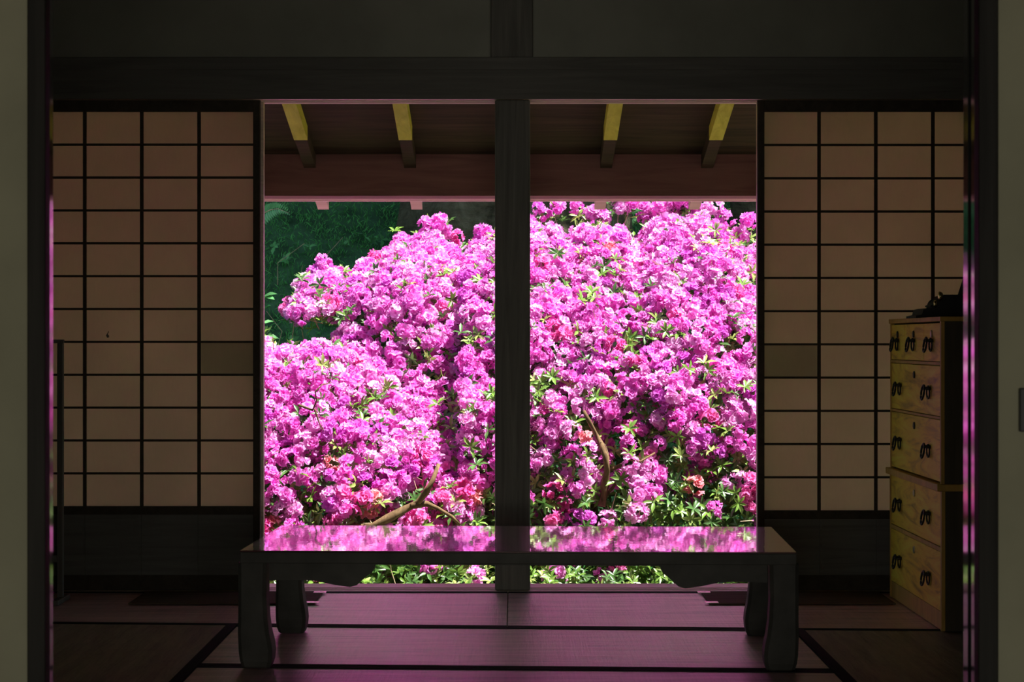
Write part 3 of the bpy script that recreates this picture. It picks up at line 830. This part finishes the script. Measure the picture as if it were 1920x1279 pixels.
_tm = {}
def truss_mesh(k, pal):
    if (k, pal) in _tm: return _tm[(k, pal)]
    V_, F_, W_, T_ = TR[k]
    o = npobj('flower_cluster', V_, F_, M['petal'], None, truss_col(k, pal))
    me = o.data; bpy.data.objects.remove(o); _tm[(k, pal)] = me
    return me

def fp_left(p_, t_):
    f = .90 - .30 * max(0, fb(p_[0], p_[2], 5, 3.0))
    if p_[2] < .35: f -= .30 * (.35 - p_[2]) / .5
    if p_[2] < .02: f -= .45
    if p_[2] < -.12: f = .16
    return f
def fp_right(p_, t_):
    f = .89 - .45 * max(0, fb(p_[0] + 2, p_[2], 9, 2.6))
    if p_[2] < .52: f -= .58 * min(1, (.52 - p_[2]) / .5) + .32 * fb(p_[0], p_[2], 4, 4)
    if p_[2] < -.10: f = .10
    return f
make_bush('tall azalea bush full of magenta blossom right of the central post', 3,
          [(850, 480), (905, 460), (950, 415), (1000, 414), (1012, 422), (1030, 424), (1060, 446), (1085, 424), (1105, 414), (1150, 418), (1180, 430), (1200, 440), (1225, 414), (1250, 400), (1300, 400), (1330, 412), (1352, 432), (1368, 462), (1395, 466), (1420, 444), (1480, 450), (1600, 450), (1800, 520)],
          880, 1800, 1100, 10.15, 1.75, .061, flower_p=fp_right, limbs=[([(1128, 950), (1134, 915), (1138, 882), (1136, 858), (1128, 834), (1116, 812), (1104, 790), (1094, 770)], 10.26, .020), ([(1137, 884), (1160, 876), (1182, 862), (1200, 866), (1228, 850)], 10.27, .010), ([(1131, 935), (1150, 915), (1162, 896), (1178, 884)], 10.30, .0085)], sprigs=[(1000, 392, 2), (1040, 402, 2), (1080, 388, 1), (1112, 398, 3), (1142, 402, 2), (1160, 390, 1), (1186, 380, 1), (1218, 398, 3), (1236, 386, 2), (1262, 388, 3), (1290, 384, 3), (1312, 396, 3), (1338, 392, 1), (1358, 414, 1), (1348, 424, 1), (1392, 436, 2), (1410, 428, 2)],
          stems=[(.62, [(.25, 10.6, .55), (.45, 10.9, 1.0), (.95, 10.7, .7), (.75, 11.1, 1.2), (1.15, 10.6, .25)]), (1.5, [(1.5, 10.9, .9), (1.9, 10.9, 1.0)])])
def cut_mid(x):      # underside of the overhanging left bough
    return ZD(600, 12.0) if x < XD(650, 12.0) else (ZD(690, 12.0) if x < XD(690, 12.0) else -9)
make_bush('azalea bush rising behind and left of the central post', 5,
          [(552, 590), (562, 560), (572, 535), (590, 505), (610, 492), (640, 503), (660, 518), (690, 500), (712, 492), (735, 460), (760, 448), (790, 432), (815, 430), (850, 446), (872, 476), (888, 480), (900, 445), (925, 438), (960, 420), (1010, 470)],
          556, 1005, 1100, 10.45, 1.65, .061, low_cut=cut_mid, flower_p=fp_left, sprigs=[(797, 420, 3), (790, 444, 2), (826, 432, 2), (748, 455, 3), (770, 458, 2), (712, 487, 1), (858, 446, 1), (852, 466, 3), (877, 475, 1), (908, 436, 1), (900, 452, 2), (898, 474, 2), (922, 455, 1), (612, 500, 3), (600, 516, 3), (560, 532, 2), (548, 572, 2), (562, 592, 2), (680, 508, 2)],
          stems=[(-.35, [(-.62, 11.0, .45), (-.85, 11.3, 1.0), (-.3, 11.1, .9), (-.05, 10.9, .5)])])
make_bush('lower azalea bush spreading at the left end of the opening', 8,
          [(100, 600), (300, 580), (440, 600), (495, 622), (525, 640), (560, 650), (600, 628), (640, 640), (690, 662), (740, 672), (800, 720), (860, 790), (900, 860)],
          60, 900, 1100, 9.95, 1.05, .061, flower_p=fp_left, limbs=[([(600, 1010), (650, 996), (700, 988), (728, 972), (755, 958), (783, 944), (800, 922), (812, 900), (822, 872)], 9.97, .026), ([(770, 950), (800, 946), (822, 954), (846, 968), (862, 985)], 9.98, .015), ([(560, 760), (585, 770), (594, 752), (592, 735), (604, 722), (622, 718)], 9.96, .006), ([(590, 768), (596, 790), (604, 806)], 9.96, .005)],
          stems=[(-1.15, [(-1.3, 10.5, .5), (-.9, 10.5, .55), (-1.6, 10.6, .6), (-.65, 10.3, .2)])])

# --- ground cover below the bushes -------------------------------------
r = np.random.default_rng(21)
Pn, Nn = [], []
for _ in range(1500):
    x = r.uniform(-2.6, 2.6); y = r.uniform(9.15, 10.5)
    Pn.append(np.array((x, y, gz(x, y) + r.uniform(.03, .34)))); Nn.append(np.array((r.normal(0, .3), -.4, 1.)))
a = whorls(Pn, Nn, r, (.035, .06))
o = leaves_mesh('ground_cover', a[0], a[1], a[2], a[3], a[4] * .9, M['leaf'], None, 'stuff')
tag(o, 'low green leafy ground cover growing beneath the azaleas', 'ground cover')

# --- young sapling and fern at the left end of the opening ---------------
sp = tag(empty('sapling', (XD(492, 12.4), 12.4, gz(0, 12.4))), 'young leafy sapling at the left edge of the opening before the bank', 'sapling')
so = np.array((XD(492, 12.4), 12.4, gz(0, 12.4)))
pl, dl, ul, zl, cl_ = [], [], [], [], []
stem = [(-.02, 0, 0), (.01, 0, .5), (-.01, -.01, 1.1), (0, 0, 1.55)]
for hz in np.linspace(1.05, 1.66, 9):
    for k in range(4):
        a_ = r.uniform(0, 6.28); pl.append((.0, 0, hz)); dl.append((math.cos(a_) * .9, math.sin(a_) * .5 - .2, r.uniform(-.15, .35))); ul.append((0, -.5, 1)); zl.append(r.uniform(.07, .11)); cl_.append(np.array((.10, .30, .10)) * r.uniform(.7, 1.3))
leaves_mesh('foliage', np.array(pl), np.array(dl), np.array(ul), np.array(zl), np.array(cl_), M['leaf'], sp, 'stuff', width=1.5)
bm = bmesh.new(); tube(bm, stem + [(0, 0, 1.68)], [.010, .008, .006, .004, .002], 7); obj('stem', bm, M['twig'], sp, True)
fo = np.array(P(485, 402, 13.2))
fn = tag(empty('fern_frond', tuple(fo)), 'bright green drooping frond at the top left corner of the opening', 'frond')
pl, dl, ul, zl, cl_ = [], [], [], [], []
for k in range(14):
    f = k / 13; q = (.02 + .17 * f, -.05 * f, .05 * math.sin(f * 2.4) - .03 * f)
    for sgn in (-1, 1):
        pl.append(q); dl.append((.45, -.2, sgn * .9 - .1)); ul.append((0, -1, .2)); zl.append(.075 * (1 - .75 * f)); cl_.append(np.array((.12, .42, .14)) * r.uniform(.8, 1.2))
leaves_mesh('leaflets', np.array(pl), np.array(dl), np.array(ul), np.array(zl), np.array(cl_), M['leaf'], fn, None, width=.9)
bm = bmesh.new(); tube(bm, [(-.35, .1, -.75), (-.2, .05, -.2), (-.05, .0, .0)] + [(.02 + .17 * f, -.05 * f, .05 * math.sin(f * 2.4) - .03 * f) for f in (0, .3, .6, 1)], [.006, .005, .004, .003, .003, .002, .001], 6); obj('stem', bm, M['twig'], fn, True)

# --- bank: grass and ivy ------------------------------------------------
n = 90000
x = r.uniform(-4.2, 3.6, n); y = r.uniform(13.0, 17.5, n); z = np.array([gz(a_, b_) for a_, b_ in zip(x, y)])
pos = np.stack([x, y, z], 1)
dr = np.stack([r.normal(0, .5, n), r.normal(-.5, .4, n), r.uniform(.2, 1, n)], 1)
cl = np.array((.12, .40, .11))[None] * r.uniform(.5, 1.6, n)[:, None]
o = leaves_mesh('grass', pos, dr, np.tile((0, -1., .3), (n, 1)), r.uniform(.022, .06, n), cl, M['grass'], None, 'stuff', width=.35)
tag(o, 'dark green grass covering the shaded bank', 'grass')
Pn, Nn = [], []
for _ in range(160):
    px, d_ = r.uniform(-3.6, -.2), r.uniform(13.4, 16.8)
    if fb(px, d_, 2, 1.3) > .05: Pn.append(np.array((px, d_, gz(px, d_) + r.uniform(.05, .16)))); Nn.append(np.array((0, -.7, .7)))
a = whorls(Pn, Nn, r, (.04, .07))
o = leaves_mesh('ivy', a[0], a[1], a[2], a[3], np.array((.12, .38, .10))[None] * r.uniform(.6, 1.5, len(a[0]))[:, None], M['leaf'], None, 'stuff', width=1.5)
tag(o, 'broad dark green leaves creeping over the shaded bank', 'ivy')

# pale grass stalks
bm = bmesh.new()
for k in range(26):
    px = r.uniform(-2.3, -.6); d_ = r.uniform(13.6, 15.8); b0 = Vector((px, d_, gz(px, d_)))
    tube(bm, [b0, b0 + Vector((r.normal(0, .05), -.08, .16)), b0 + Vector((r.normal(0, .13), -.16, .30))], [.004, .003, .002], 5)
o = obj('dry_stalks', bm, M['twig'], None, False, 'stuff'); tag(o, 'thin pale dry grass stalks standing on the bank', 'grass stalks')

# --- trees --------------------------------------------------------------
def trunk_mesh(r0, h, flare, seed, nring=44, nseg=56, lean=0):
    V_ = []
    for i in range(nring):
        f = i / (nring - 1); z = h * f
        rr = r0 * (1 + flare * math.exp(-z * 1.6)) * (1 - .35 * f)
        for j in range(nseg):
            a_ = 2 * PI * j / nseg
            q = rr * (1 + .07 * math.sin(a_ * 5 + seed) * math.exp(-z) + .10 * noise.noise(Vector((math.cos(a_) * 2, math.sin(a_) * 2, z * 1.3 + seed))) + .05 * noise.noise(Vector((math.cos(a_) * 6, math.sin(a_) * 6, z * 5 + seed))))
            V_.append((q * math.cos(a_) + lean * z, q * math.sin(a_), z))
    F_ = [(i * nseg + j, i * nseg + (j + 1) % nseg, (i + 1) * nseg + (j + 1) % nseg, (i + 1) * nseg + j) for i in range(nring - 1) for j in range(nseg)]
    return np.array(V_), np.array(F_)
def tree(x, y, r0, h, flare, seed, label, crown_r, n, lean=0, cxo=0):
    t_ = tag(empty('tree', (x, y, gz(x, y) - .25)), label, 'tree')
    V_, F_ = trunk_mesh(r0, h, flare, seed, lean=lean)
    npobj('trunk', V_, F_, M['oldbark'], t_, smooth=True)
    r_ = np.random.default_rng(seed)
    v = r_.normal(0, 1, (n, 3)); v /= np.linalg.norm(v, axis=1)[:, None]; v *= (r_.random(n) ** .4)[:, None]
    pos_ = v * np.array((crown_r[0], crown_r[1], crown_r[2])) + np.array((lean * h + cxo, crown_r[3], h))  # unseen crown, sized and shifted to keep sun off the bank
    o_ = leaves_mesh('crown', pos_, r_.normal(0, 1, (n, 3)), r_.normal(0, 1, (n, 3)), r_.uniform(.18, .34, n), np.array((.05, .12, .03))[None] * r_.uniform(.6, 1.4, n)[:, None], M['leaf'], t_, 'stuff', width=1.8)
    return t_
tree(.02, 15.3, .88, 5.2, .12, 4, 'massive old tree trunk on the bank behind the middle azaleas', (2.6, 2.9, 1.0, -.4), 11000)
tree(1.78, 15.6, .17, 5.0, .9, 9, 'slender brown tree trunk on the bank at the right', (2.5, 2.8, 1.0, -.5), 10000, cxo=3.3)
tree(-4.2, 15.8, .3, 5.2, .4, 12, 'shade tree on the bank beyond the left paper door', (1.85, 2.3, 1.0, 0), 4500)
